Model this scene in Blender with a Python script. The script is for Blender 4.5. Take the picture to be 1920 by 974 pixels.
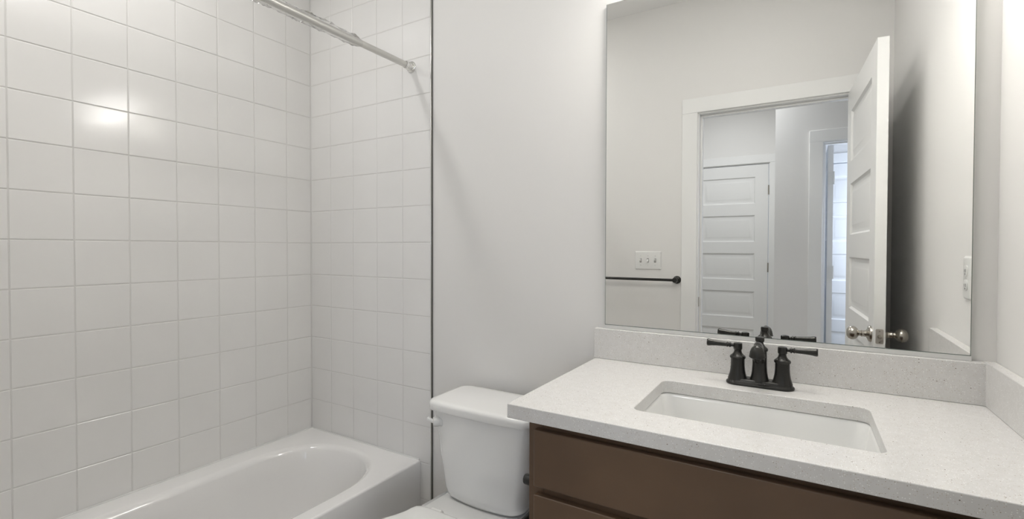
import bpy, bmesh, math, random
from mathutils import Vector, Matrix
random.seed(7)
C = bpy.context.scene.collection
for o in list(bpy.data.objects): bpy.data.objects.remove(o)

# ------------------------------------------------------------ camera
H = 1.2527                                  # lens datum above the floor; z values below are written as H + offset
def cam_matrix(loc, yaw, pitch, roll):
    f = Vector((math.sin(yaw)*math.cos(pitch), math.cos(yaw)*math.cos(pitch), math.sin(pitch)))
    r = Vector((math.cos(yaw), -math.sin(yaw), 0)); u = r.cross(f)
    r2 = r*math.cos(roll)+u*math.sin(roll); u2 = -r*math.sin(roll)+u*math.cos(roll)
    m = Matrix((r2, u2, -f)).transposed().to_4x4(); m.translation = loc
    return m
cd = bpy.data.cameras.new('camera'); cam = bpy.data.objects.new('camera', cd); C.objects.link(cam)
cam.matrix_world = cam_matrix(Vector((2.0595, -1.5148, H-0.0261)), math.radians(-31.086), math.radians(-0.903), math.radians(0.1252))
cd.sensor_width = 36; cd.sensor_fit = 'HORIZONTAL'; cd.lens = 905.154/1920*36; cd.shift_y = -5.307/1920
cd.clip_start = .01
bpy.context.scene.camera = cam

# ------------------------------------------------------------ world, lights, exposure
sc = bpy.context.scene
sc.view_settings.view_transform = 'Standard'; sc.view_settings.look = 'None'
sc.view_settings.gamma = 1; sc.view_settings.use_curve_mapping = False
sc.view_settings.exposure = 0.0
w = bpy.data.worlds.new('world'); sc.world = w; w.use_nodes = True
w.node_tree.nodes['Background'].inputs[0].default_value = (.55, .7, 1, 1)
w.node_tree.nodes['Background'].inputs[1].default_value = 0.6
CEIL_TUB_W = 7.0; VANITY_FILL_W = 3.5; HALL_W = 13.5; ROOM3_W = 27.0
SHADE_W = 0.35                               # each lamp of the vanity fixture
def area(name, loc, size, watts, col, rot=(0,0,0), shape='DISK', size_y=None):
    l = bpy.data.lights.new(name, 'AREA'); l.shape = shape; l.size = size; l.energy = watts; l.color = col
    if size_y: l.size_y = size_y
    o = bpy.data.objects.new(name, l); o.location = loc; o.rotation_euler = rot; C.objects.link(o); return o
area('tub_downlight_glow', (.33, -1.0, H+1.470), .15, CEIL_TUB_W, (1, .985, .965))
area('vanity_fill_glow', (1.75, -.62, H+1.470), .15, VANITY_FILL_W, (1, .985, .965))  # added fill lamp, lifts the back wall and backsplash
area('hall_ceiling_glow', (1.40, -2.64, H+1.455), .34, HALL_W, (.97, .985, 1))
area('hall_window_daylight', (3.18, -3.45, H+.2), .8, ROOM3_W, (.70, .80, 1), (0, math.radians(90), 0), 'RECTANGLE', 1.2)

# ------------------------------------------------------------ materials
def lin(c):
    c = c/255.0
    return c/12.92 if c <= .04045 else ((c+.055)/1.055)**2.4
def rgb(r, g, b): return (lin(r), lin(g), lin(b), 1)
def mat(name, col, rough=.5, metal=0, coat=0, spec=.5, bump=None, trans=0, emit=None, estr=0):
    m = bpy.data.materials.new(name); m.use_nodes = True; nt = m.node_tree; p = nt.nodes['Principled BSDF']
    p.inputs['Base Color'].default_value = col; p.inputs['Roughness'].default_value = rough
    p.inputs['Metallic'].default_value = metal; p.inputs['Coat Weight'].default_value = coat
    p.inputs['Coat Roughness'].default_value = .08
    p.inputs['Specular IOR Level'].default_value = spec
    p.inputs['Transmission Weight'].default_value = trans
    if emit: p.inputs['Emission Color'].default_value = emit; p.inputs['Emission Strength'].default_value = estr
    if bump:
        sc_, st, di = bump
        tc = nt.nodes.new('ShaderNodeTexCoord'); n = nt.nodes.new('ShaderNodeTexNoise'); b = nt.nodes.new('ShaderNodeBump')
        n.inputs['Scale'].default_value = sc_; n.inputs['Detail'].default_value = 3
        b.inputs['Strength'].default_value = st; b.inputs['Distance'].default_value = di
        nt.links.new(tc.outputs['Object'], n.inputs['Vector']); nt.links.new(n.outputs['Fac'], b.inputs['Height'])
        nt.links.new(b.outputs['Normal'], p.inputs['Normal'])
    return m
def noisy(m, c1, c2, scale, lo=.35, hi=.65, stretch=(1,1,1), detail=4):
    nt = m.node_tree; p = nt.nodes['Principled BSDF']
    tc = nt.nodes.new('ShaderNodeTexCoord'); mp = nt.nodes.new('ShaderNodeMapping'); n = nt.nodes.new('ShaderNodeTexNoise'); r = nt.nodes.new('ShaderNodeValToRGB')
    mp.inputs['Scale'].default_value = stretch; n.inputs['Scale'].default_value = scale; n.inputs['Detail'].default_value = detail
    r.color_ramp.elements[0].position = lo; r.color_ramp.elements[0].color = c1
    r.color_ramp.elements[1].position = hi; r.color_ramp.elements[1].color = c2
    nt.links.new(tc.outputs['Object'], mp.inputs[0]); nt.links.new(mp.outputs[0], n.inputs['Vector']); nt.links.new(n.outputs['Fac'], r.inputs[0])
    nt.links.new(r.outputs[0], p.inputs['Base Color'])
    return m
WALL = (.80, .79, .77, 1)
M = {}
M['wall'] = mat('warm_white_wall_paint', WALL, .55, bump=(420, .05, .001))
M['ceiling'] = mat('ceiling_paint', (.86, .855, .84, 1), .8, bump=(200, .08, .001))
M['trim'] = mat('white_trim_paint', (.86, .86, .845, 1), .32)
M['door'] = mat('white_door_paint', (.85, .85, .835, 1), .35, bump=(150, .03, .0005))
M['tile'] = noisy(mat('white_glazed_tile', (.77, .76, .74, 1), .12, bump=(9, .10, .004)), (.81, .802, .786, 1), (.84, .832, .816, 1), 3)
M['grout'] = mat('pale_grout', (.70, .69, .67, 1), .8)
M['tub'] = mat('white_tub_enamel', (.88, .872, .86, 1), .09, coat=.5)
M['porcelain'] = mat('white_porcelain', (.88, .88, .865, 1), .12, coat=.4)
M['sink'] = mat('sink_porcelain', (.82, .82, .80, 1), .15, coat=.4)
M['plastic'] = mat('white_plastic', (.82, .82, .80, 1), .3)
M['chrome'] = mat('chrome', (.82, .82, .80, 1), .12, 1)
M['rodsteel'] = mat('brushed_rod_steel', (.62, .61, .58, 1), .34, .85)
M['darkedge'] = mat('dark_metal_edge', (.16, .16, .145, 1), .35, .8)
M['nickel'] = mat('satin_nickel', (.50, .47, .42, 1), .22, 1)
M['plate'] = mat('dull_nickel_plate', (.50, .47, .43, 1), .5, .6)
M['black'] = mat('oil_rubbed_black', (.034, .033, .030, 1), .27, .5, spec=.5)
M['blackplastic'] = mat('matte_black', (.012, .011, .010, 1), .4)
M['mirror'] = mat('mirror_silver', (.93, .935, .925, 1), .0, 1)
M['glassedge'] = mat('mirror_edge', (.22, .26, .24, 1), .2, .3)
M['channel'] = mat('bright_aluminium', (.72, .72, .71, 1), .35, .25)
M['cabinet'] = noisy(mat('brown_stained_wood', rgb(98, 79, 63), .32), rgb(90, 70, 54), rgb(106, 84, 65), 3.2, .3, .7, (1, 1, 1.6), 3)
M['cabinside'] = mat('dark_recess_wood', rgb(74, 56, 43), .5)
M['floor'] = mat('grey_floor', rgb(196, 190, 181), .4)
M['film'] = mat('clear_plastic_film', (.95, .95, .95, 1), .12, trans=.0)
M['shade'] = mat('frosted_lamp_glass', (.9, .88, .84, 1), .4, emit=(1, .985, .96, 1), estr=9.0)
M['lens'] = mat('diffuser_lens', (.9, .9, .88, 1), .4, emit=(1, .96, .9, 1), estr=1.5)
M['engrave'] = mat('dull_engraving', (.13, .125, .12, 1), .6)
def quartz():
    m = mat('speckled_white_quartz', (.80, .79, .76, 1), .22); nt = m.node_tree; p = nt.nodes['Principled BSDF']
    tc = nt.nodes.new('ShaderNodeTexCoord'); prev = None
    base = nt.nodes.new('ShaderNodeTexNoise'); base.inputs['Scale'].default_value = 60; base.inputs['Detail'].default_value = 5
    rb = nt.nodes.new('ShaderNodeValToRGB'); rb.color_ramp.elements[0].position = .35; rb.color_ramp.elements[1].position = .65
    rb.color_ramp.elements[0].color = (.70, .69, .672, 1); rb.color_ramp.elements[1].color = (.735, .726, .71, 1)
    nt.links.new(tc.outputs['Object'], base.inputs['Vector']); nt.links.new(base.outputs['Fac'], rb.inputs[0]); prev = rb.outputs[0]
    for scale, rad, dens, col in ((260, .20, .16, (.40, .34, .28, 1)), (150, .16, .07, (.20, .17, .14, 1)), (420, .30, .22, (.60, .55, .49, 1)), (340, .3, .2, (.92, .92, .9, 1))):
        v = nt.nodes.new('ShaderNodeTexVoronoi'); v.inputs['Scale'].default_value = scale
        nt.links.new(tc.outputs['Object'], v.inputs['Vector'])
        lt = nt.nodes.new('ShaderNodeMath'); lt.operation = 'LESS_THAN'; lt.inputs[1].default_value = rad
        nt.links.new(v.outputs['Distance'], lt.inputs[0])
        sp = nt.nodes.new('ShaderNodeSeparateColor'); nt.links.new(v.outputs['Color'], sp.inputs[0])
        l2 = nt.nodes.new('ShaderNodeMath'); l2.operation = 'LESS_THAN'; l2.inputs[1].default_value = dens
        nt.links.new(sp.outputs[0], l2.inputs[0])
        mu = nt.nodes.new('ShaderNodeMath'); mu.operation = 'MULTIPLY'
        nt.links.new(lt.outputs[0], mu.inputs[0]); nt.links.new(l2.outputs[0], mu.inputs[1])
        mx = nt.nodes.new('ShaderNodeMix'); mx.data_type = 'RGBA'
        nt.links.new(mu.outputs[0], mx.inputs[0]); nt.links.new(prev, mx.inputs[6]); mx.inputs[7].default_value = col
        prev = mx.outputs[2]
    nt.links.new(prev, p.inputs['Base Color'])
    return m
M['quartz'] = quartz()
def film():
    m = bpy.data.materials.new('clear_film'); m.use_nodes = True; nt = m.node_tree
    nt.nodes.remove(nt.nodes['Principled BSDF']); out = nt.nodes['Material Output']
    t = nt.nodes.new('ShaderNodeBsdfTransparent'); g = nt.nodes.new('ShaderNodeBsdfGlossy'); g.inputs['Roughness'].default_value = .08
    f = nt.nodes.new('ShaderNodeFresnel'); f.inputs[0].default_value = 1.22; g.inputs['Color'].default_value = (1, 1, 1, 1)
    s = nt.nodes.new('ShaderNodeMixShader'); nt.links.new(f.outputs[0], s.inputs[0]); nt.links.new(t.outputs[0], s.inputs[1]); nt.links.new(g.outputs[0], s.inputs[2])
    
    d = nt.nodes.new('ShaderNodeBsdfDiffuse'); d.inputs[0].default_value = (.9, .9, .89, 1); s2 = nt.nodes.new('ShaderNodeMixShader'); s2.inputs[0].default_value = .13
    nt.links.new(s.outputs[0], s2.inputs[1]); nt.links.new(d.outputs[0], s2.inputs[2]); nt.links.new(s2.outputs[0], out.inputs[0]); return m
M['film'] = film()

# ------------------------------------------------------------ mesh helpers
def obj(name, bm, m, parent=None, smooth=True, bevel=0, seg=2, angle=35, subsurf=0):
    me = bpy.data.meshes.new(name)
    bmesh.ops.recalc_face_normals(bm, faces=bm.faces)
    bm.to_mesh(me); bm.free()
    for mm in (m if isinstance(m, (list, tuple)) else [m]): me.materials.append(mm)
    o = bpy.data.objects.new(name, me); C.objects.link(o)
    if parent: o.parent = parent
    if bevel:
        b = o.modifiers.new('bevel', 'BEVEL'); b.width = bevel; b.segments = seg; b.limit_method = 'ANGLE'; b.angle_limit = math.radians(40)
        b.harden_normals = False
    if subsurf:
        s = o.modifiers.new('sub', 'SUBSURF'); s.levels = subsurf; s.render_levels = subsurf
    if smooth:
        me.shade_smooth()
        if not subsurf: me.set_sharp_from_angle(angle=math.radians(angle))
    return o
def empty(name, loc=(0,0,0)):
    o = bpy.data.objects.new(name, None); o.empty_display_size = .05; o.location = loc; C.objects.link(o); return o
def tag(o, label, cat, group=None):
    o['label'] = label; o['category'] = cat
    if group: o['group'] = group
    return o
def struct(o, label=None):
    o['kind'] = 'structure'
    if label: o['label'] = label
    return o
def keep(o, parent):                         # parent without moving (parents are never rotated here)
    bpy.context.view_layer.update()
    o.parent = parent; o.matrix_parent_inverse = parent.matrix_world.inverted(); return o
def box(bm, x0, x1, y0, y1, z0, z1):
    r = bmesh.ops.create_cube(bm, size=1)
    for v in r['verts']:
        v.co = Vector(((x0+x1)/2+v.co.x*(x1-x0), (y0+y1)/2+v.co.y*(y1-y0), (z0+z1)/2+v.co.z*(z1-z0)))
    return r['verts']
def lathe(bm, prof, origin=(0,0,0), axis=(0,0,1), n=40, cap=True):
    ax = Vector(axis).normalized(); t = ax.orthogonal().normalized(); b = ax.cross(t); o = Vector(origin); rings = []
    for r, h in prof:
        rings.append([bm.verts.new(o+ax*h+(t*math.cos(2*math.pi*i/n)+b*math.sin(2*math.pi*i/n))*max(r, 1e-5)) for i in range(n)])
    for a, c in zip(rings, rings[1:]):
        for i in range(n): bm.faces.new((a[i], a[(i+1) % n], c[(i+1) % n], c[i]))
    if cap: bm.faces.new(rings[0][::-1]); bm.faces.new(rings[-1])
def tube(bm, pts, rad, n=16, cap=True, flat=None):
    pts = [Vector(p) for p in pts]; rings = []
    rads = rad if isinstance(rad, (list, tuple)) else [rad]*len(pts)
    up = None
    for i, p in enumerate(pts):
        d = (pts[min(i+1, len(pts)-1)]-pts[max(i-1, 0)]).normalized()
        if up is None: up = d.orthogonal().normalized()
        else: up = (up-d*up.dot(d)).normalized()
        s = d.cross(up)
        rings.append([bm.verts.new(p+(up*math.cos(2*math.pi*k/n)+s*math.sin(2*math.pi*k/n))*rads[i]) for k in range(n)])
    for a, c in zip(rings, rings[1:]):
        for i in range(n): bm.faces.new((a[i], a[(i+1) % n], c[(i+1) % n], c[i]))
    if cap: bm.faces.new(rings[0][::-1]); bm.faces.new(rings[-1])
def loft(bm, rings, cap0=True, cap1=True):
    rv = [[bm.verts.new(p) for p in r] for r in rings]; n = len(rv[0])
    for a, c in zip(rv, rv[1:]):
        for i in range(n): bm.faces.new((a[i], a[(i+1) % n], c[(i+1) % n], c[i]))
    if cap0: bm.faces.new(rv[0][::-1])
    if cap1: bm.faces.new(rv[-1])
    return rv
def rrect(x0, x1, y0, y1, r, z, k=6):
    p = []
    for cx, cy, a0 in ((x1-r, y1-r, 0), (x0+r, y1-r, 90), (x0+r, y0+r, 180), (x1-r, y0+r, 270)):
        for i in range(k+1):
            a = math.radians(a0+90*i/k); p.append((cx+r*math.cos(a), cy+r*math.sin(a), z))
    return p

# ------------------------------------------------------------ room shell
XR = 2.442; YF = -1.585; YP = .006; CZ = H+1.49; TILE_EDGE = .7612
bm = bmesh.new(); box(bm, -.14, 3.4, -4.1, .14, -.08, 0); struct(obj('floor', bm, M['floor'], smooth=False), 'grey floor running from the bathroom through the hall')
bm = bmesh.new(); box(bm, -.14, 3.4, -4.1, .14, CZ, CZ+.08); struct(obj('ceiling', bm, M['ceiling'], smooth=False), 'flat white ceiling')
bm = bmesh.new(); box(bm, -.14, -.0085, -1.7, .14, 0, CZ); wl = struct(obj('wall_left', bm, M['wall'], smooth=False), 'long wall beside the tub under square white tiles')
bm = bmesh.new(); box(bm, -.0085, XR, YP, .14, 0, CZ); wb = struct(obj('wall_back', bm, M['wall'], smooth=False), 'warm white wall behind toilet and vanity, tiled at the tub end')
bm = bmesh.new(); box(bm, XR, XR+.12, -1.70, .14, 0, CZ); struct(obj('wall_right', bm, M['wall'], smooth=False), 'warm white wall beside the vanity and open door')

TW = .1536; TH = .1524; G = .0022
def tile_field(bm, cols, rows, to_world, depth=.0075):
    """cols/rows: lists of (start, end); every tile a pillowed slab, tilted by a hair."""
    for (u0, u1) in cols:
        for (v0, v1) in rows:
            if u1-u0 < .01 or v1-v0 < .01: continue
            a = u0+G/2; b = u1-G/2; c = v0+G/2; d = v1-G/2
            tu = random.gauss(0, .0010); tv = random.gauss(0, .0008)
            rings = []
            for ins, h in ((0, -depth), (0, -.0020), (.0007, -.0007), (.0020, 0.0)):
                rr = []
                for (uu, vv) in ((a+ins, c+ins), (b-ins, c+ins), (b-ins, d-ins), (a+ins, d-ins)):
                    hh = h + (tu*(uu-(a+b)/2)+tv*(vv-(c+d)/2) if h > -depth else 0)
                    rr.append(to_world(uu, vv, hh))
                rings.append(rr)
            loft(bm, rings, False, True)
rows = []
jmin = math.floor((0-H)/TH); jmax = math.ceil((CZ-H)/TH)
for j in range(jmin, jmax): rows.append((max(.002, H+j*TH), min(CZ, H+(j+1)*TH)))
cols = [(0.0012, .1284)]
u = .1284
while u < 1.56: cols.append((u, min(u+TW, 1.572))); u += TW
bm = bmesh.new(); tile_field(bm, cols, rows, lambda u, v, h: (h, -u, v))
keep(obj('wall_tiles', bm, M['tile'], smooth=True, angle=16), wl)
bm = bmesh.new(); box(bm, -.0085, -.0011, -1.572, 0, .002, CZ); keep(obj('grout_bed', bm, M['grout'], smooth=False), wl)
cols = [(0.0012, .1435)]; u = .1435
for i in range(4): cols.append((u, u+TW)); u += TW
bm = bmesh.new(); tile_field(bm, cols, rows, lambda u, v, h: (u, -h, v), .0055)
keep(obj('wall_tiles', bm, M['tile'], smooth=True, angle=16), wb)
bm = bmesh.new(); box(bm, -.0008, .7590, .0010, YP, .002, CZ); keep(obj('grout_bed', bm, M['grout'], smooth=False), wb)
bm = bmesh.new(); box(bm, -.001, .0013, -.0013, .002, .002, CZ); keep(obj('corner_grout', bm, M['tile'], smooth=False), wb)
# metal profile ending the tile
bm = bmesh.new(); box(bm, .7592, .7622, -.0016, YP, .0, CZ); t1 = struct(obj('trim_1', bm, M['chrome'], bevel=.0006), 'slim bright metal profile ending the wall tile')
bm = bmesh.new(); box(bm, .7622, .7662, -.0004, YP, 0, CZ); keep(obj('dark_strip', bm, M['darkedge']), t1)  # dark strip along the outer side of the tile profile

# wall with the doorway (behind the viewer, seen in the mirror)
OX0, OX1, OZ = 1.500, 2.308, H+.806        # rough opening
bm = bmesh.new()
box(bm, -.14, OX0, -1.70, YF, 0, CZ); box(bm, OX1, XR, -1.70, YF, 0, CZ); box(bm, OX0, OX1, -1.70, YF, OZ, CZ)
struct(obj('wall_front', bm, M['wall'], smooth=False), 'warm white wall with the bathroom doorway')
JX0, JX1, JZ = 1.516, 2.294, H+.790
def doorway(name, x0, x1, z1, ya, yb, label, cw=.089, stop_y=None, casing_a=True, casing_b=True, ox=.016):
    """jamb lining x0..x1 up to z1 in a wall from ya (front face, larger y) to yb."""
    e = struct(empty(name, (x0, ya, 0)), label)
    bm = bmesh.new()
    box(bm, x0-ox, x0, yb, ya, 0, z1); box(bm, x1, x1+ox, yb, ya, 0, z1); box(bm, x0-ox, x1+ox, yb, ya, z1, z1+ox)
    keep(obj('jamb', bm, M['trim'], bevel=.001), e)
    if stop_y is not None:
        s0, s1 = stop_y
        bm = bmesh.new()
        box(bm, x0, x0+.012, s0, s1, 0, z1-.012); box(bm, x1-.012, x1, s0, s1, 0, z1-.012); box(bm, x0, x1, s0, s1, z1-.012, z1)
        keep(obj('door_stop', bm, M['trim'], bevel=.002), e)
    for on, yy, s in ((casing_a, ya, 1), (casing_b, yb, -1)):
        if not on: continue
        a, b = (yy, yy+.016) if s > 0 else (yy-.016, yy)
        r = .008
        bm = bmesh.new()
        box(bm, x0-r-cw, x0-r, a, b, 0, z1+r); box(bm, x1+r, x1+r+cw, a, b, 0, z1+r); box(bm, x0-r-cw, x1+r+cw, a, b, z1+r, z1+r+cw)
        keep(obj('casing', bm, M['trim'], bevel=.0025), e)
    return e
tr2 = doorway('trim_2', JX0, JX1, JZ, YF, -1.70, 'white casing and jamb around the bathroom doorway', stop_y=(-1.662, -1.625))
bm = bmesh.new(); box(bm, JX0-.0002, JX0+.0016, -1.622, -1.592, H-.373, H-.316); keep(obj('strike_plate', bm, M['nickel'], bevel=.004), tr2)

# ------------------------------------------------------------ panel doors
def door_leaf(name, wdt, hgt, th, label, npan=5, stile=.112, toprail=.115, rail=.112, botrail=.19):
    """leaf from x 0..wdt, y 0..th, z 0..hgt"""
    bm = bmesh.new()
    ph = (hgt-toprail-botrail-rail*(npan-1))/npan
    zs = []; z = botrail
    for i in range(npan): zs.append((z, z+ph)); z += ph+rail
    prof = ((0, 0), (.003, .004), (.009, .0095), (.016, .0110), (.024, .0110), (.046, .0035), (.050, .0030))
    for side in (0, 1):
        def P(x, zz, d): return (x, (d if side == 0 else th-d), zz)
        def quad(x0, x1, z0, z1): bm.faces.new([bm.verts.new(P(*q)) for q in ((x0, z0, 0), (x1, z0, 0), (x1, z1, 0), (x0, z1, 0))])
        quad(0, stile, 0, hgt); quad(wdt-stile, wdt, 0, hgt)
        quad(stile, wdt-stile, 0, botrail); quad(stile, wdt-stile, zs[-1][1], hgt)
        for a, b in zip(zs, zs[1:]): quad(stile, wdt-stile, a[1], b[0])
        for a, b in zs:
            rings = [[P(stile+i, a+i, d), P(wdt-stile-i, a+i, d), P(wdt-stile-i, b-i, d), P(stile+i, b-i, d)] for i, d in prof]
            loft(bm, rings, False, True)
    for q in (((0,0,0),(0,th,0),(0,th,hgt),(0,0,hgt)), ((wdt,0,0),(wdt,th,0),(wdt,th,hgt),(wdt,0,hgt)), ((0,0,hgt),(wdt,0,hgt),(wdt,th,hgt),(0,th,hgt)), ((0,0,0),(wdt,0,0),(wdt,th,0),(0,th,0))):
        bm.faces.new([bm.verts.new(p) for p in q])
    bmesh.ops.remove_doubles(bm, verts=bm.verts, dist=1e-5)
    o = obj(name, bm, M['door'], smooth=True, angle=20)
    return struct(o, label)
def knob(parent, name, loc, axis, side=None):
    bm = bmesh.new()
    lathe(bm, ((.0, 0), (.033, 0), (.033, .003), (.030, .008), (.020, .012), (.0135, .016), (.0125, .026), (.0135, .028), (.0135, .031), (.0105, .034), (.0115, .040),
               (.018, .044), (.0245, .050), (.0275, .058), (.0268, .066), (.022, .074), (.014, .079), (.0, .081)), loc, axis, 40, False)
    bmesh.ops.remove_doubles(bm, verts=bm.verts, dist=1e-4)
    o = obj(name, bm, M['nickel']); o.parent = parent; return o
# bathroom door, opened a little past square: local x along the leaf from the hinge, local y through it
LW, LT, LH = .764, .0365, 2.030
d1 = door_leaf('door_1', LW, LH, LT, 'white five panel door standing open against the right wall')
ux, uy = .043, .765; L_ = math.hypot(ux, uy)
# hinge-side corner of the face that looks at the tub
d1.matrix_world = Matrix.Translation((2.2535, -1.577, .010)) @ Matrix(((ux/L_, uy/L_, 0, 0), (uy/L_, -ux/L_, 0, 0), (0, 0, 1, 0), (0, 0, 0, 1))) if False else Matrix.Translation((2.2535+.0364, -1.579, .010)) @ Matrix.Rotation(math.atan2(uy, ux), 4, 'Z')
# (rotated frame: local +y points towards the tub side, so the tub-side face is y = LT)
KZ = H-.360-.010
knob(d1, 'door_knob', (LW-.060, LT, KZ), (0, 1, 0)); knob(d1, 'door_knob', (LW-.060, 0, KZ), (0, -1, 0))
bm = bmesh.new(); loft(bm, [[(LW+.0006*s, LT/2+a, KZ+b) for a, b, _ in rrect(-.0125, .0125, -.0285, .0285, .005, 0)] for s in (0, 1.6)])
lp = obj('latch_plate', bm, M['plate']); lp.parent = d1
bm = bmesh.new(); lathe(bm, ((.0082, 0), (.0082, .0016), (.0060, .0016), (.0060, .0004)), (LW+.001, LT/2, KZ), (1, 0, 0), 28)
box(bm, LW, LW+.009, LT/2-.006, LT/2+.003, KZ-.006, KZ+.005)
b_ = obj('latch_bolt', bm, M['nickel'], bevel=.001); b_.parent = lp
bm = bmesh.new()
for s in (-.0215, .0215): lathe(bm, ((.0028, 0), (.0028, .0022), (.001, .0026)), (LW+.0005, LT/2, KZ+s), (1, 0, 0), 14)
b_ = obj('screw', bm, M['nickel']); b_.parent = lp
for hz in (.26, 1.03, 1.80):
    bm = bmesh.new(); lathe(bm, ((.006, 0), (.006, .089)), (-.004, -.003, hz-.0445), (0, 0, 1), 14); box(bm, -.001, .0005, .002, .034, hz-.0445, hz+.0445)
    h_ = obj('hinge', bm, M['nickel']); h_.parent = d1

# ------------------------------------------------------------ hall and the rooms beyond the doorway
HY = -2.885; HB = -3.665; HX = 1.862; FY = -3.965
bm = bmesh.new(); box(bm, -.14, 1.052, HB-.12, HB, 0, CZ); box(bm, 1.792, HX, HB-.12, HB, 0, CZ); box(bm, 1.052, 1.792, HB-.12, HB, H+.806, CZ)
struct(obj('wall_hall_end', bm, M['wall'], smooth=False), 'hall wall holding the closed panel door')
bm = bmesh.new(); box(bm, HX, HX+.12, HB-.12, HY, 0, CZ); struct(obj('wall_hall_corner', bm, M['wall'], smooth=False), 'short hall wall returning to the closed door')
bm = bmesh.new(); box(bm, HX+.12, 2.174, -3.0, HY, 0, CZ); box(bm, 2.966, 3.4, -3.0, HY, 0, CZ); box(bm, 2.174, 2.966, -3.0, HY, H+.806, CZ)
struct(obj('wall_hall_side', bm, M['wall'], smooth=False), 'hall wall with an open doorway to a bluish room')
bm = bmesh.new(); box(bm, -.14, -.02, HB, -1.70, 0, CZ); struct(obj('wall_hall_left', bm, M['wall'], smooth=False))
bm = bmesh.new(); box(bm, 3.28, 3.4, -4.1, -1.70, 0, CZ); struct(obj('wall_hall_right', bm, M['wall'], smooth=False))
bm = bmesh.new(); box(bm, XR, 3.4, -1.70, -1.60, 0, CZ); struct(obj('wall_hall_near', bm, M['wall'], smooth=False))
bm = bmesh.new(); box(bm, 1.98, 2.138, FY-.1, FY, 0, CZ); box(bm, 2.93, 3.28, FY-.1, FY, 0, CZ); box(bm, 2.138, 2.93, FY-.1, FY, H+.806, CZ)
struct(obj('wall_far', bm, M['wall'], smooth=False), 'far wall of the bluish room')
doorway('trim_3', 1.068, 1.776, H+.790, HB, HB-.12, 'white casing around the closed hall door', cw=.078, casing_b=False)
doorway('trim_4', 2.190, 2.950, H+.790, HY, -3.0, 'white casing around the second doorway across the hall', stop_y=(-2.95, -2.915), casing_b=False)
doorway('trim_5', 2.154, 2.914, H+.790, FY, FY-.1, 'white casing around the farthest door', casing_b=False, cw=.08)
d2 = door_leaf('door_2', .702, 2.028, .035, 'white closed five panel door at the end of the hall')
d2.location = (1.071, HB-.037, .011)
d2['label'] = 'white closed five panel door at the end of the hall'
for hz in (H+.540-.011, H-.195-.011, .26):
    bm = bmesh.new(); lathe(bm, ((.0055, 0), (.0055, .089)), (.7035, .040, hz-.0445), (0, 0, 1), 14); h_ = obj('hinge', bm, M['nickel']); h_.parent = d2
d3 = door_leaf('door_3', .752, 2.028, .036, 'white door swung open inside the bluish room')
d3.matrix_world = Matrix.Translation((2.2535, -2.975, .011)) @ Matrix.Rotation(math.radians(-90), 4, 'Z') @ Matrix.Translation((0, -.036, 0))
for hz in (H+.528-.011, H-.20-.011):
    bm = bmesh.new(); box(bm, -.0012, .0002, .003, .036, hz-.05, hz+.05)
    for s in (-.032, 0, .032): lathe(bm, ((.004, 0), (.004, .0018)), (-.0006, .02+(.006 if s else -.004), hz+s), (-1, 0, 0), 12)
    lathe(bm, ((.006, 0), (.006, .1)), (-.004, .040, hz-.05), (0, 0, 1), 12)
    h_ = obj('hinge', bm, M['plastic']); h_.parent = d3; h_['label'] = 'white painted hinge'
d4 = door_leaf('door_4', .752, 2.024, .035, 'white closed panel door seen farthest away')
d4.location = (2.158, FY-.045, .011)

# baseboards
bm = bmesh.new(); box(bm, .7664, 1.517, YP-.014, YP, 0, .13); struct(obj('baseboard_back', bm, M['trim'], bevel=.004), 'white baseboard behind the toilet')
bm = bmesh.new(); box(bm, .705, 1.418, YF, YF+.014, 0, .13); struct(obj('baseboard_front', bm, M['trim'], bevel=.004))
bm = bmesh.new(); box(bm, XR-.014, XR, YF, -.60, 0, .13); struct(obj('baseboard_right', bm, M['trim'], bevel=.004))

# ------------------------------------------------------------ bathtub
def ellp(t, cx, a, b, n):
    c, s = math.cos(t), math.sin(t)
    return (cx+a*math.copysign(abs(c)**(2/n), c), b*math.copysign(abs(s)**(2/n), s))
TX, TY0, TY1, TZ = .7045, -.001, -1.530, H-.905
def tub_path(cx, a, y0, y1, r, n, z, k=22):
    """closed loop: far end superellipse at y0, near end at y1"""
    p = []
    for i in range(k+1):
        t = math.pi*i/k; x, y = ellp(t, cx, a, r, n); p.append((x, y0-r+y, z))
    for i in range(k+1):
        t = math.pi+math.pi*i/k; x, y = ellp(t, cx, a, r, n); p.append((x, y1+r+y, z))
    return p
tub = empty('bathtub', ((TX)/2, (TY0+TY1)/2, 0)); tag(tub, 'white alcove bathtub with rounded basin below the tiled walls', 'bathtub')
bm = bmesh.new()
BX, BA = .3695, .279
lv = [(0, 0.0), (.006, .0012), (.014, .005), (.021, .012), (.026, .022)]
rings = [tub_path(BX, BA-i, -.062-i, -1.44+i, .295-i*.6, 2.25, TZ-d) for i, d in lv]
for f, d in ((.10, .08), (.25, .16), (.42, .235), (.62, .285), (.85, .312), (1.1, .325)):
    ins = .026+f*.07; rings.append(tub_path(BX, BA-ins, -.062-ins-f*.06, -1.44+ins+f*.16, .285-f*.05, 2.3, TZ-d))
for ins in (.15, .20, .26): rings.append(tub_path(BX, BA-ins, -.062-.17-ins*.7, -1.44+.30+ins*.7, max(.2-(ins-.11)*.6, .05), 2.2, TZ-.328-(ins-.15)*.02))
rv = loft(bm, rings, False, True)
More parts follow.
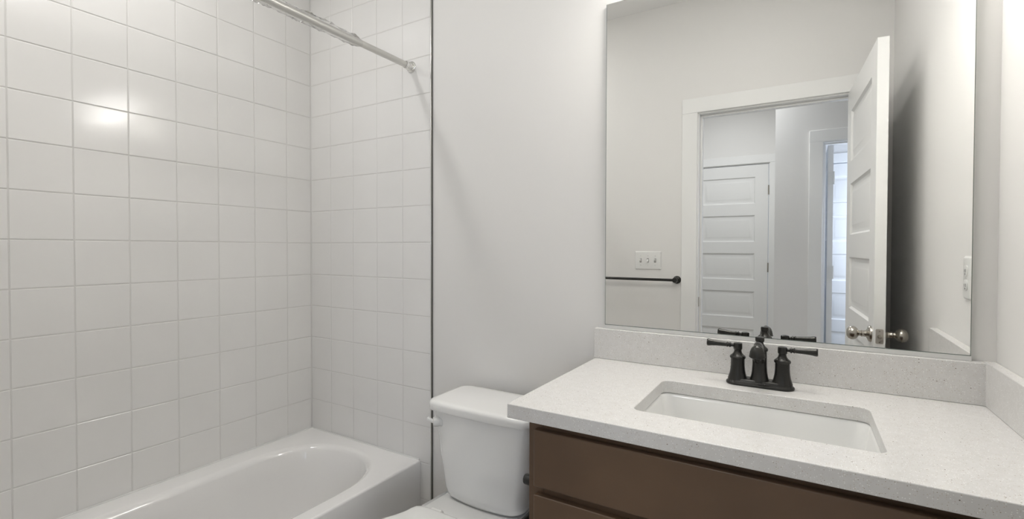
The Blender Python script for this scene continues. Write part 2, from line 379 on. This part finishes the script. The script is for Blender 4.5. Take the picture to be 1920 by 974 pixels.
# deck: project the first ring to the rectangle outline
X0, X1, Y0, Y1 = .0015, TX-.008, TY0, TY1
cx, cy = BX, (Y0+Y1)/2
outer = []
n0 = len(rings[0])
for (x, y, z) in rings[0]:
    # widen each point onto the outline, corners included
    dx, dy = x-cx, y-cy
    inner_end = (y > -.062-.295) or (y < -1.44+.295)
    if not inner_end: outer.append((X1 if dx > 0 else X0, y)); continue
    yc = -.357 if y > -.7 else -1.145
    ex, ey = x-cx, y-yc
    hx = (X1-cx) if ex > 0 else (cx-X0); hy = (Y0-yc) if ey > 0 else (yc-Y1)
    s = min(hx/abs(ex) if abs(ex) > 1e-6 else 1e9, hy/abs(ey) if abs(ey) > 1e-6 else 1e9)
    outer.append((cx+ex*s, yc+ey*s))
for corner in ((X0, Y0), (X1, Y0), (X0, Y1), (X1, Y1)):      # snap the nearest outline point onto each corner
    k = min(range(n0), key=lambda q: math.hypot(outer[q][0]-corner[0], outer[q][1]-corner[1])); outer[k] = corner
ov = [bm.verts.new((x, y, TZ)) for x, y in outer]
for i in range(n0): bm.faces.new((ov[i], ov[(i+1) % n0], rv[0][(i+1) % n0], rv[0][i]))
basin = obj('basin', bm, M['tub'], smooth=True, angle=60); keep(basin, tub)
bm = bmesh.new()
prof = [(TX-.008, TZ), (TX-.0045, TZ-.001), (TX-.0015, TZ-.0035), (TX, TZ-.008), (TX, TZ-.06), (TX-.002, TZ-.09), (TX-.002, .05), (TX, .03), (TX, .001), (TX-.03, .001), (TX-.03, TZ-.03), (TX-.06, TZ-.012)]
loft(bm, [[(x, yy, z) for x, z in prof] for yy in (TY0, TY1)])
keep(obj('apron', bm, M['tub'], angle=60), tub)
bm = bmesh.new(); lathe(bm, ((.036, 0), (.036, .003), (.030, .006), (0, .007)), (.37, -.30, TZ-.329), (0, 0, 1), 32); keep(obj('drain', bm, M['black']), tub)
bm = bmesh.new()                             # pale sealant where tub meets tile
tube(bm, [(.0036, -1.5, TZ+.0012), (.0036, -.0036, TZ+.0012), (TX-.004, -.0036, TZ+.0012)], .0030, 8)
keep(obj('sealant_bead', bm, M['plastic']), tub)

# ------------------------------------------------------------ shower curtain rod and its film
RX, RZ = .6568, H+.730
rod = empty('shower_curtain_rod', (RX, -.001, RZ)); tag(rod, 'satin steel shower curtain rod spanning above the tub', 'curtain rod')
bm = bmesh.new(); tube(bm, [(RX, -.03, RZ), (RX, -.75, RZ+.003), (RX, -1.545, RZ)], .0122, 28); keep(obj('rod', bm, M['rodsteel']), rod)
for y, s in ((-.0002, -1), (YF+.012, 1)):
    bm = bmesh.new(); lathe(bm, ((.0, 0), (.0235, 0), (.0235, .003), (.021, .006), (.0165, .0075), (.0165, .012), (.0150, .013), (.0150, .018), (.0160, .019), (.0160, .023), (.0142, .024), (.0142, .030), (.0155, .031), (.0155, .035), (.0128, .037), (.0128, .04)), (RX, y, RZ), (0, s, 0), 36, False)
    keep(obj('flange', bm, M['chrome'], angle=40), rod)
bm = bmesh.new()
N, K = 90, 16; grid = []
for i in range(N):
    y = -.27-i*.0068; row = []
    for k in range(K):
        a = 2*math.pi*k/(K-1)*.97+.9; cr = .0025+.008*abs(math.sin(i*.33+k*1.3))*abs(math.cos(i*.11+k*.7))*(1 if math.sin(a) > -.4 else .55)
        end = min(1, i/6, (N-1-i)/6)
        r = .0130+cr*end+.003*random.random()*end
        row.append(bm.verts.new((RX+r*math.cos(a)*1.0, y, RZ+r*math.sin(a))))
    grid.append(row)
for a, b in zip(grid, grid[1:]):
    for k in range(K-1): bm.faces.new((a[k], a[k+1], b[k+1], b[k]))
flm = keep(obj('plastic_wrap', bm, M['film'], angle=80), rod); flm['label'] = 'crumpled clear protective plastic'

# ------------------------------------------------------------ toilet
TC = 1.155
toilet = empty('toilet', (TC, -.35, 0)); tag(toilet, 'white two piece toilet between the tub and the brown vanity', 'toilet')
def tank_ring(hw, yb, ys, yf, z, r=.03, k=30):
    """flat back at yb, sides to ys, bowed front reaching yf in the middle"""
    p = []
    def arc(cx, cy, rr, a0, a1, n):
        for i in range(n+1):
            a = math.radians(a0+(a1-a0)*i/n); p.append((cx+rr*math.cos(a), cy+rr*math.sin(a), z))
    rb = max(.012, r*.75); arc(TC+hw-rb, yb-rb, rb, 0, 90, 5); arc(TC-hw+rb, yb-rb, rb, 90, 180, 5)
    rf = r
    # front: rounded corners blending into a shallow bow
    arc(TC-hw+rf, ys+rf*.2, rf, 180, 245, 7)
    x0, y0, _ = p[-1]; x1 = 2*TC-x0
    for i in range(1, k):
        t = i/k; x = x0+(x1-x0)*t; s = 1-(2*t-1)**2; s = s**.85; p.append((x, y0+(yf-y0)*s, z))
    p.append((x1, y0, z))
    q = []
    for i in range(8):
        a = math.radians(295+(360-295)*i/7); q.append((TC+hw-rf+rf*math.cos(a), ys+rf*.2+rf*math.sin(a), z))
    p.extend(q[1:])
    return p
LZ = H-.543
bm = bmesh.new()
loft(bm, [tank_ring(h, yb, ys, yf, z, r) for h, yb, ys, yf, z, r in (
    (.110, -.055, -.165, -.205, LZ-.340, .04), (.140, -.048, -.180, -.226, LZ-.336, .045), (.152, -.045, -.186, -.232, LZ-.326, .045), (.160, -.043, -.190, -.236, LZ-.30, .045),
    (.172, -.038, -.197, -.242, LZ-.20, .043), (.184, -.034, -.203, -.246, LZ-.10, .040), (.193, -.032, -.207, -.249, LZ-.034, .036))])
keep(obj('tank', bm, M['porcelain'], angle=60), toilet)
bm = bmesh.new()
loft(bm, [tank_ring(h, yb, ys, yf, z, r) for h, yb, ys, yf, z, r in (
    (.198, -.030, -.212, -.256, LZ-.036, .049), (.2045, -.028, -.217, -.261, LZ-.033, .051), (.2065, -.027, -.219, -.263, LZ-.027, .052), (.2065, -.027, -.219, -.263, LZ-.012, .052),
    (.2045, -.028, -.217, -.261, LZ-.006, .051), (.199, -.031, -.212, -.256, LZ-.002, .049), (.188, -.038, -.203, -.246, LZ, .046))])
keep(obj('tank_lid', bm, M['porcelain'], angle=60), toilet)
ax = Vector((-.70, -.71, 0)); p0 = Vector((1.003, -.226, H-.618))
bm = bmesh.new(); lathe(bm, ((.0180, -.006), (.0180, .003), (.0165, .005), (.0165, .026), (.0145, .030), (0, .0305)), p0, ax, 28, False)
lever = keep(obj('flush_lever', bm, M['plastic']), toilet)
bm = bmesh.new(); q0 = p0+ax*.022
tube(bm, [q0, q0+Vector((-.010, -.003, .001)), q0+Vector((-.020, -.004, .004)), q0+Vector((-.030, -.003, .006)), q0+Vector((-.033, -.003, .006))], [.006, .0065, .007, .0072, .004], 14)
keep(obj('lever_arm', bm, M['plastic']), lever)
# bowl with tank platform
def egg(hw, y0, y1, z, wr, n=56, yc=None):
    """plan outline: rear end y0 (rear half-width wr), front end y1"""
    p = []; yc = yc if yc is not None else y1+hw*1.18
    for i in range(n//2+1):
        t = math.pi*i/(n//2)
        p.append((TC+hw*math.cos(t), yc-(yc-y1)*math.sin(t), z))
    k = 10
    for i in range(1, k+1):                  # left side going back
        s = i/k; e = s*s*(3-2*s); p.append((TC-hw-(wr-hw)*e, yc+(y0-.03-yc)*s, z))
    p += [(TC-wr+.006, y0-.012, z), (TC-wr+.020, y0-.003, z), (TC-wr+.04, y0, z), (TC+wr-.04, y0, z), (TC+wr-.020, y0-.003, z), (TC+wr-.006, y0-.012, z)]
    for i in range(k, 0, -1):
        s = i/k; e = s*s*(3-2*s); p.append((TC+hw+(wr-hw)*e, yc+(y0-.03-yc)*s, z))
    return p
bm = bmesh.new()
loft(bm, [egg(*a) for a in (
    (.112, -.16, -.60, .002, .10), (.112, -.16, -.60, .03, .10), (.098, -.16, -.575, .10, .095), (.100, -.13, -.58, .18, .10), (.130, -.09, -.64, .27, .12),
    (.165, -.06, -.70, .335, .145), (.180, -.05, -.735, .362, .155), (.184, -.045, -.742, .374, .158), (.180, -.045, -.738, LZ-.342, .156), (.165, -.055, -.72, LZ-.3405, .14))])
keep(obj('bowl', bm, M['porcelain'], angle=60), toilet)
def lid_rings(zs):
    return [egg(hw, y0, y1, z, wr) for hw, y0, y1, z, wr in zs]
SZ = H-.832
bm = bmesh.new(); loft(bm, lid_rings(((.176, -.372, -.752, SZ-.036, .128), (.186, -.366, -.762, SZ-.032, .136), (.186, -.366, -.762, SZ-.022, .136), (.180, -.372, -.756, SZ-.019, .130))))
keep(obj('seat', bm, M['plastic'], angle=60), toilet)
bm = bmesh.new(); loft(bm, lid_rings(((.180, -.370, -.758, SZ-.0185, .132), (.187, -.366, -.764, SZ-.015, .138), (.188, -.365, -.765, SZ-.009, .139), (.184, -.368, -.761, SZ-.003, .135), (.172, -.378, -.748, SZ, .124))))
keep(obj('seat_lid', bm, M['plastic'], angle=60), toilet)
for s in (-1, 1):
    bm = bmesh.new(); lathe(bm, ((.0, 0), (.012, 0), (.013, .004), (.013, .036), (.011, .04), (0, .04)), (TC+s*.07-.02, -.352, SZ-.022), (1, 0, 0), 20, False)
    box(bm, TC+s*.07-.014, TC+s*.07+.014, -.364, -.340, LZ-.342, SZ-.020)
    keep(obj('seat_hinge', bm, M['plastic'], bevel=.002), toilet)

# ------------------------------------------------------------ vanity
CT = H-.3827; CB = CT-.0325; CX0, CX1 = 1.4785, XR-.002; CYF = -.572
VX0, VX1, VYF = 1.517, XR-.002, -.535
van = empty('vanity_cabinet', ((VX0+VX1)/2, -.27, 0)); tag(van, 'brown stained vanity cabinet with flat slab drawers under the quartz top', 'vanity cabinet')
bm = bmesh.new()
box(bm, VX0, VX0+.016, VYF+.018, -.002, .0, CB-.0005); box(bm, VX1-.016, VX1, VYF+.018, -.002, .0, CB-.0005)
box(bm, VX0+.016, VX1-.016, VYF+.018, -.002, .10, .116); box(bm, VX0+.016, VX1-.016, VYF+.07, VYF+.085, .0, .10); box(bm, VX0+.016, VX1-.016, -.014, -.002, .116, CB-.2)
keep(obj('carcass', bm, M['cabinet'], bevel=.0006), van)
bm = bmesh.new()
box(bm, VX0, VX0+.038, VYF, VYF+.018, .10, CB-.0005); box(bm, VX1-.038, VX1, VYF, VYF+.018, .10, CB-.0005)
FZ = (CB-.0005, CB-.035, H-.553, H-.600, H-.80, H-.845)
for a, b in ((CB-.0005, CB-.032), (H-.558, H-.598), (H-.82, H-.86), (.14, .10)): box(bm, VX0+.038, VX1-.038, VYF, VYF+.018, b, a)
keep(obj('face_frame', bm, M['cabinet'], bevel=.0006), van)
for z1, z0, nm in ((CB-.0215, H-.5665, 'drawer'), (H-.5855, H-.8285, 'drawer'), (H-.8475, .125, 'drawer')):
    bm = bmesh.new(); box(bm, VX0+.0215, VX1-.0215, VYF-.0195, VYF-.0005, z0, z1)
    keep(obj('drawer', bm, M['cabinet'], bevel=.0024, seg=3), van)

# countertop with sink cut-out
SX0, SX1, SY0, SY1 = 1.7365, 2.1905, -.4605, -.1755
ctop = empty('quartz_countertop', ((CX0+CX1)/2, -.28, CB)); tag(ctop, 'white speckled quartz vanity countertop with rectangular sink cutout', 'countertop')
bm = bmesh.new()
def plate_with_hole(bm, X0, X1, Y0, Y1, hole, z0, z1):
    """hole: ring of (x, y) starting at the +x+y corner arc, 4 corners x (k+1) points"""
    n = len(hole); k1 = n//4; cor = [(X1, Y1), (X0, Y1), (X0, Y0), (X1, Y0)]
    layers = []
    for z in (z0, z1):
        hv = [bm.verts.new((x, y, z)) for x, y in hole]; cv = [bm.verts.new((x, y, z)) for x, y in cor]
        for c in range(4):
            seg = hv[c*k1:(c+1)*k1]
            for a, b in zip(seg, seg[1:]): bm.faces.new((cv[c], a, b))
            nxt = hv[((c+1) % 4)*k1]; bm.faces.new((cv[c], seg[-1], nxt, cv[(c+1) % 4]))
        layers.append((hv, cv))
    for a, b in zip(layers[0], layers[1]):
        m_ = len(a)
        for i in range(m_): bm.faces.new((a[i], a[(i+1) % m_], b[(i+1) % m_], b[i]))
hole = [(x, y) for x, y, z in rrect(SX0, SX1, SY0, SY1, .022, 0, 7)]
plate_with_hole(bm, CX0, CX1, CYF, -.0005+.004, hole, CB, CT)
keep(obj('slab', bm, M['quartz'], bevel=.0018, seg=3), ctop)
BT = H-.2845
bm = bmesh.new(); box(bm, 1.474, 2.4200, -.0212, YP-.0005, CT+.0002, BT); keep(obj('backsplash', bm, M['quartz'], bevel=.0015, seg=2), ctop)
bm = bmesh.new(); box(bm, 2.4185, XR-.0005, CYF-.003, YP-.001, CT+.0002, BT+.0012); keep(obj('side_splash', bm, M['quartz'], bevel=.0015, seg=2), ctop)

# sink
sink = empty('undermount_sink', ((SX0+SX1)/2, (SY0+SY1)/2, CB-.15)); tag(sink, 'white rectangular undermount sink set in the quartz countertop', 'sink')
bm = bmesh.new()
def sr(i, z, r): return rrect(SX0+i, SX1-i, SY0+i, SY1-i, r, z, 7)
rg = [sr(-.022, CB-.012, .03), sr(-.022, CB-.0006, .03), sr(-.004, CB-.0006, .024), sr(-.001, CB-.003, .024), sr(.002, CB-.010, .026), sr(.010, CB-.060, .034), sr(.018, CB-.105, .042), sr(.028, CB-.128, .050), sr(.045, CB-.138, .055), sr(.10, CB-.142, .04), sr(.125, CB-.143, .015)]
loft(bm, rg, False, True)
rg2 = [sr(-.022, CB-.012, .03), sr(-.006, CB-.018, .03), sr(.0, CB-.060, .034), sr(.010, CB-.115, .04), sr(.03, CB-.146, .05), sr(.12, CB-.151, .02)]
loft(bm, rg2, False, True); bmesh.ops.remove_doubles(bm, verts=bm.verts, dist=1e-5)
keep(obj('basin', bm, M['sink'], angle=60), sink)
bm = bmesh.new(); lathe(bm, ((.0, 0), (.031, 0), (.031, .002), (.026, .004), (.024, .001), (.0, .001)), ((SX0+SX1)/2, -.30, CB-.1428), (0, 0, 1), 32, False); keep(obj('drain', bm, M['black']), sink)

# ------------------------------------------------------------ faucet
FX, FY_ = 1.9650, -.103
fau = empty('sink_faucet', (FX, FY_, CT)); tag(fau, 'oil rubbed black centerset two handle faucet behind the sink', 'faucet')
def stad(hw, hd, z, n=20):
    p = []
    for i in range(n+1):
        a = -math.pi/2+math.pi*i/n; p.append((FX+hw-hd+hd*math.cos(a), FY_+hd*math.sin(a), z))
    for i in range(n+1):
        a = math.pi/2+math.pi*i/n; p.append((FX-hw+hd+hd*math.cos(a), FY_+hd*math.sin(a), z))
    return p
bm = bmesh.new()
loft(bm, [stad(.0795, .0265, CT+.0002), stad(.0805, .0275, CT+.003), stad(.0795, .0265, CT+.0065), stad(.0765, .0238, CT+.008), stad(.0755, .0228, CT+.012), stad(.074, .0215, CT+.0155), stad(.072, .020, CT+.0165)])
bp = keep(obj('base_plate', bm, M['black'], angle=50), fau)
bm = bmesh.new()                              # small dull maker's mark, unreadable at this size
for i, (w_, g_) in enumerate(((.0012, 0), (.0016, .0024), (.0014, .0048), (.0012, .0070), (.0015, .0092), (.0013, .0114))):
    box(bm, FX-.0085+g_, FX-.0085+g_+w_, FY_-.0236, FY_-.0226, CT+.0095, CT+.0117)
box(bm, FX+.013, FX+.0145, FY_-.0236, FY_-.0226, CT+.0095, CT+.0115)
keep(obj('maker_mark', bm, M['engrave'], smooth=False), bp)
CTB = CT+.013
body = ((.0240, 0), (.0222, .006), (.0198, .014), (.0180, .024), (.0170, .036), (.0167, .0535), (.0188, .0545), (.0195, .0570), (.0192, .0590), (.0178, .0610), (.0140, .0640), (.0105, .0685), (.0090, .0730), (.0089, .0765),
        (.0106, .0785), (.0109, .0800), (.0109, .0920), (.0103, .0940), (.0080, .0948), (.0, .0955))
for s in (-1, 1):
    bm = bmesh.new(); lathe(bm, body, (FX+s*.0520, FY_, CTB), (0, 0, 1), 40, False); hd = keep(obj('handle', bm, M['black'], angle=40), fau)
    bm = bmesh.new(); z = CTB+.0875
    ln = ((.0048, .007), (.0044, .0145), (.0048, .0165), (.0070, .018), (.0072, .0205), (.0052, .022), (.0054, .0235), (.0068, .0250), (.0070, .0265), (.0058, .0280), (.0062, .034), (.0070, .050), (.0082, .064), (.0096, .0715), (.0098, .0745), (.0085, .0768), (.0, .077))
    lathe(bm, ln, (FX+s*.0520, FY_, z), (s, -.03, .03 if s < 0 else .015), 28, False); keep(obj('lever', bm, M['black'], angle=40), hd)
bm = bmesh.new()
lathe(bm, ((.0240, 0), (.0222, .006), (.0198, .014), (.0182, .026), (.0172, .042), (.0168, .0785), (.0188, .0797), (.0198, .0825), (.0194, .0850), (.0170, .0880), (.0128, .0920), (.0098, .0965), (.0086, .1005), (.0086, .1025),
           (.0104, .1040), (.0108, .1060), (.0108, .1125), (.0098, .1150), (.0, .1160)), (FX, FY_, CTB), (0, 0, 1), 40, False)
sp = keep(obj('spout', bm, M['black'], angle=40), fau)
bm = bmesh.new()
pts, rd = [], []
for t in [i/18 for i in range(19)]:
    y = FY_-.006-.071*t; z = CTB+.055+.052*math.sin(math.pi*min(1, t*.86)*.72)-.010*t*t
    pts.append((FX, y, z)); rd.append(.0135-.0045*t)
tube(bm, pts, rd, 24)
keep(obj('spout_arm', bm, M['black'], angle=60), sp)
bm = bmesh.new(); ey = pts[-1][1]; ez = pts[-1][2]
lathe(bm, ((.0, 0), (.0085, -.001), (.0092, -.0015), (.0095, .004), (.0172, .005), (.0186, .0065), (.0180, .009), (.0172, .014), (.0160, .020), (.0138, .026), (.0100, .0315), (.0052, .035), (.0, .0355)), (FX, ey-.001, ez-.022), (0, -.08, 1), 36, False)
keep(obj('outlet_bell', bm, M['black'], angle=50), sp)

# ------------------------------------------------------------ wall mirror
MX0, MX1, MZ0, MZ1 = 1.5060, 2.3960, H-.2745, H+.7672
mir = empty('wall_mirror', ((MX0+MX1)/2, -.002, MZ0)); tag(mir, 'large frameless rectangular wall mirror above the vanity backsplash', 'mirror')
bm = bmesh.new(); box(bm, MX0, MX1, -.0061, YP-.0002, MZ0, MZ1); keep(obj('backing', bm, M['glassedge'], smooth=False), mir)
bm = bmesh.new(); bm.faces.new([bm.verts.new(p) for p in ((MX0+.0016, -.0068, MZ0+.0036), (MX1-.0016, -.0068, MZ0+.0036), (MX1-.0016, -.0068, MZ1-.001), (MX0+.0016, -.0068, MZ1-.001))])
ret = bmesh.ops.extrude_face_region(bm, geom=list(bm.faces))
for v in [g for g in ret['geom'] if isinstance(g, bmesh.types.BMVert)]: v.co.y += .0003
keep(obj('glass', bm, M['mirror'], smooth=False), mir)
bm = bmesh.new(); box(bm, MX0-.001, MX1+.001, -.0076, -.0064, BT+.0006, MZ0+.0016); keep(obj('bottom_channel', bm, M['channel'], smooth=False), mir)

# ------------------------------------------------------------ vanity light above the mirror (out of frame, seen in the tile glare)
vl = empty('vanity_light', (1.95, 0, H+.95)); tag(vl, 'three light vanity fixture on the wall above the mirror', 'light')
bm = bmesh.new(); box(bm, 1.66, 2.24, -.020, YP, H+1.01, H+1.08); keep(obj('back_plate', bm, M['black'], bevel=.006), vl)
for x in (1.75, 1.94, 2.13):
    bm = bmesh.new(); tube(bm, [(x, -.012, H+1.045), (x, -.09, H+1.055), (x, -.125, H+1.04), (x, -.130, H+1.00)], .008, 14); lathe(bm, ((.022, 0), (.026, -.03), (.020, -.034)), (x, -.13, H+1.01), (0, 0, 1), 24)
    arm = keep(obj('arm', bm, M['black']), vl)
    bm = bmesh.new(); lathe(bm, ((.0, 0), (.030, 0), (.056, -.016), (.074, -.05), (.082, -.11), (.080, -.145)), (x, -.13, H+.985), (0, 0, 1), 32, False)
    keep(obj('glass_shade', bm, M['shade']), arm)
    area('vanity_lamp_glow', (x, -.13, H+.846), .14, SHADE_W, (1, .985, .96), (math.radians(-14), 0, 0))
# ceiling fixtures
def downlight(name, x, y, r, label):
    e = empty(name, (x, y, CZ)); tag(e, label, 'light')
    bm = bmesh.new(); lathe(bm, ((r+.02, 0), (r+.02, -.004), (r, -.010), (r, 0)), (x, y, CZ-.0002), (0, 0, 1), 40, False); keep(obj('trim_ring', bm, M['plastic']), e)
    bm = bmesh.new(); lathe(bm, ((r-.001, 0), (r-.001, -.004)), (x, y, CZ-.0004), (0, 0, 1), 40); keep(obj('lens', bm, M['lens']), e)
downlight('recessed_downlight', .33, -1.0, .08, 'small round recessed downlight in the ceiling above the tub')
downlight('recessed_downlight', 1.75, -.62, .08, 'added round fill lamp in the ceiling over the vanity')  # unseen housing made up for the added vanity fill lamp
downlight('ceiling_light', 1.40, -2.64, .18, 'round flush ceiling light in the hall')

# ------------------------------------------------------------ towel bar, switches, outlet, paper holder
tb = empty('towel_bar', (1.08, YF, H-.214)); tag(tb, 'black towel bar on the wall left of the doorway in the mirror', 'towel bar')
for x in (.785, 1.393):
    bm = bmesh.new(); lathe(bm, ((.0, 0), (.024, 0), (.024, .004), (.021, .008), (.011, .012), (.0095, .020), (.0095, .040), (.0125, .043), (.0125, .048), (.0150, .050), (.0160, .056), (.0160, .066), (.0145, .071), (.0, .072)), (x, YF, H-.214), (0, 1, 0), 32, False)
    keep(obj('post', bm, M['black'], angle=40), tb)
bm = bmesh.new(); tube(bm, [(.785, YF+.058, H-.214), (1.393, YF+.058, H-.214)], .0082, 20); keep(obj('bar', bm, M['black']), tb)

swx0, swx1, swz0, swz1 = 1.130, 1.296, H-.155, H-.038
sw = empty('light_switch_plate', ((swx0+swx1)/2, YF, (swz0+swz1)/2)); tag(sw, 'white three gang toggle switch plate above the black towel bar', 'light switch')
bm = bmesh.new(); loft(bm, [[(x, yy, z) for x, z, _ in rrect(swx0+i, swx1-i, swz0+i, swz1-i, .006, 0)] for i, yy in ((0, YF), (0, YF+.002), (.004, YF+.006), (.006, YF+.0065))])
keep(obj('plate', bm, M['plastic'], angle=50), sw)
cxs = (swx0+swx1)/2; czs = (swz0+swz1)/2
for i, up in ((-1, 1), (0, -1), (1, 1)):
    x = cxs+i*.046
    bm = bmesh.new(); box(bm, x-.0058, x+.0058, YF+.0063, YF+.0070, czs-.0125, czs+.0125); so = keep(obj('toggle_slot', bm, M['engrave']), sw)
    bm = bmesh.new(); v = box(bm, x-.0042, x+.0042, YF+.006, YF+.019, czs-.0095, czs+.0095)
    for q in v:
        if q.co.y > YF+.01: q.co.z = czs+up*.007+(q.co.z-czs)*.45; q.co.x = x+(q.co.x-x)*.85
    keep(obj('toggle', bm, M['plastic'], bevel=.0008), so)
    for s in (-.030, .030):
        bm = bmesh.new(); lathe(bm, ((.0032, 0), (.0030, .001), (0, .0014)), (x, YF+.0064, czs+s), (0, 1, 0), 14, False); keep(obj('screw', bm, M['channel']), sw)

oy, oz = -.238, H-.101
ot = empty('wall_outlet', (XR, oy, oz)); tag(ot, 'white duplex outlet plate on the right wall above the side splash', 'outlet')
bm = bmesh.new(); loft(bm, [[(xx, y, z) for y, z, _ in rrect(oy-.036+i, oy+.036-i, oz-.0585+i, oz+.0585-i, .006, 0)] for i, xx in ((0, XR), (0, XR-.002), (.004, XR-.006), (.006, XR-.0065))])
keep(obj('plate', bm, M['plastic'], angle=50), ot)
for s in (-.0195, .0195):
    bm = bmesh.new(); loft(bm, [[(xx, y, z) for y, z, _ in rrect(oy-.017+i, oy+.017-i, oz+s-.0145+i, oz+s+.0145-i, .0115, 0)] for i, xx in ((0, XR-.006), (0, XR-.0085), (.001, XR-.009))])
    rc = keep(obj('receptacle', bm, M['plastic'], angle=50), ot)
    bm = bmesh.new()
    for dy, hh in ((-.0062, .0036), (.0062, .0044)): box(bm, XR-.0093, XR-.0088, oy+dy-.0011, oy+dy+.0011, oz+s-hh, oz+s+hh)
    lathe(bm, ((.0024, 0), (.0024, .0005)), (XR-.0088, oy, oz+s-.009), (-1, 0, 0), 12); keep(obj('slots', bm, M['engrave']), rc)
bm = bmesh.new(); lathe(bm, ((.0032, 0), (.0030, .001), (0, .0014)), (XR-.0064, oy, oz), (-1, 0, 0), 14, False); keep(obj('screw', bm, M['channel']), ot)

tp = empty('toilet_paper_holder', (VX0, -.44, H-.62)); tag(tp, 'black toilet paper holder on the left side of the brown vanity', 'toilet paper holder')
px = 1.466
bm = bmesh.new(); lathe(bm, ((.0, 0), (.024, 0), (.024, .005), (.010, .009), (.0095, .03), (.0125, .033), (.0135, .040), (.0135, .061), (.0120, .0645), (.0, .065)), (VX0, -.440, H-.617), (-1, 0, 0), 32, False)
keep(obj('post', bm, M['blackplastic'], angle=40), tp)
bm = bmesh.new(); px = 1.456
tube(bm, [(px, -.440, H-.617), (px, -.405, H-.632), (px, -.375, H-.668), (px, -.366, H-.700), (px, -.385, H-.719), (px, -.44, H-.7215), (px, -.56, H-.7215), (px, -.567, H-.7215)], [.0085]*7+[.006], 18)
keep(obj('arm', bm, M['blackplastic'], angle=60), tp)
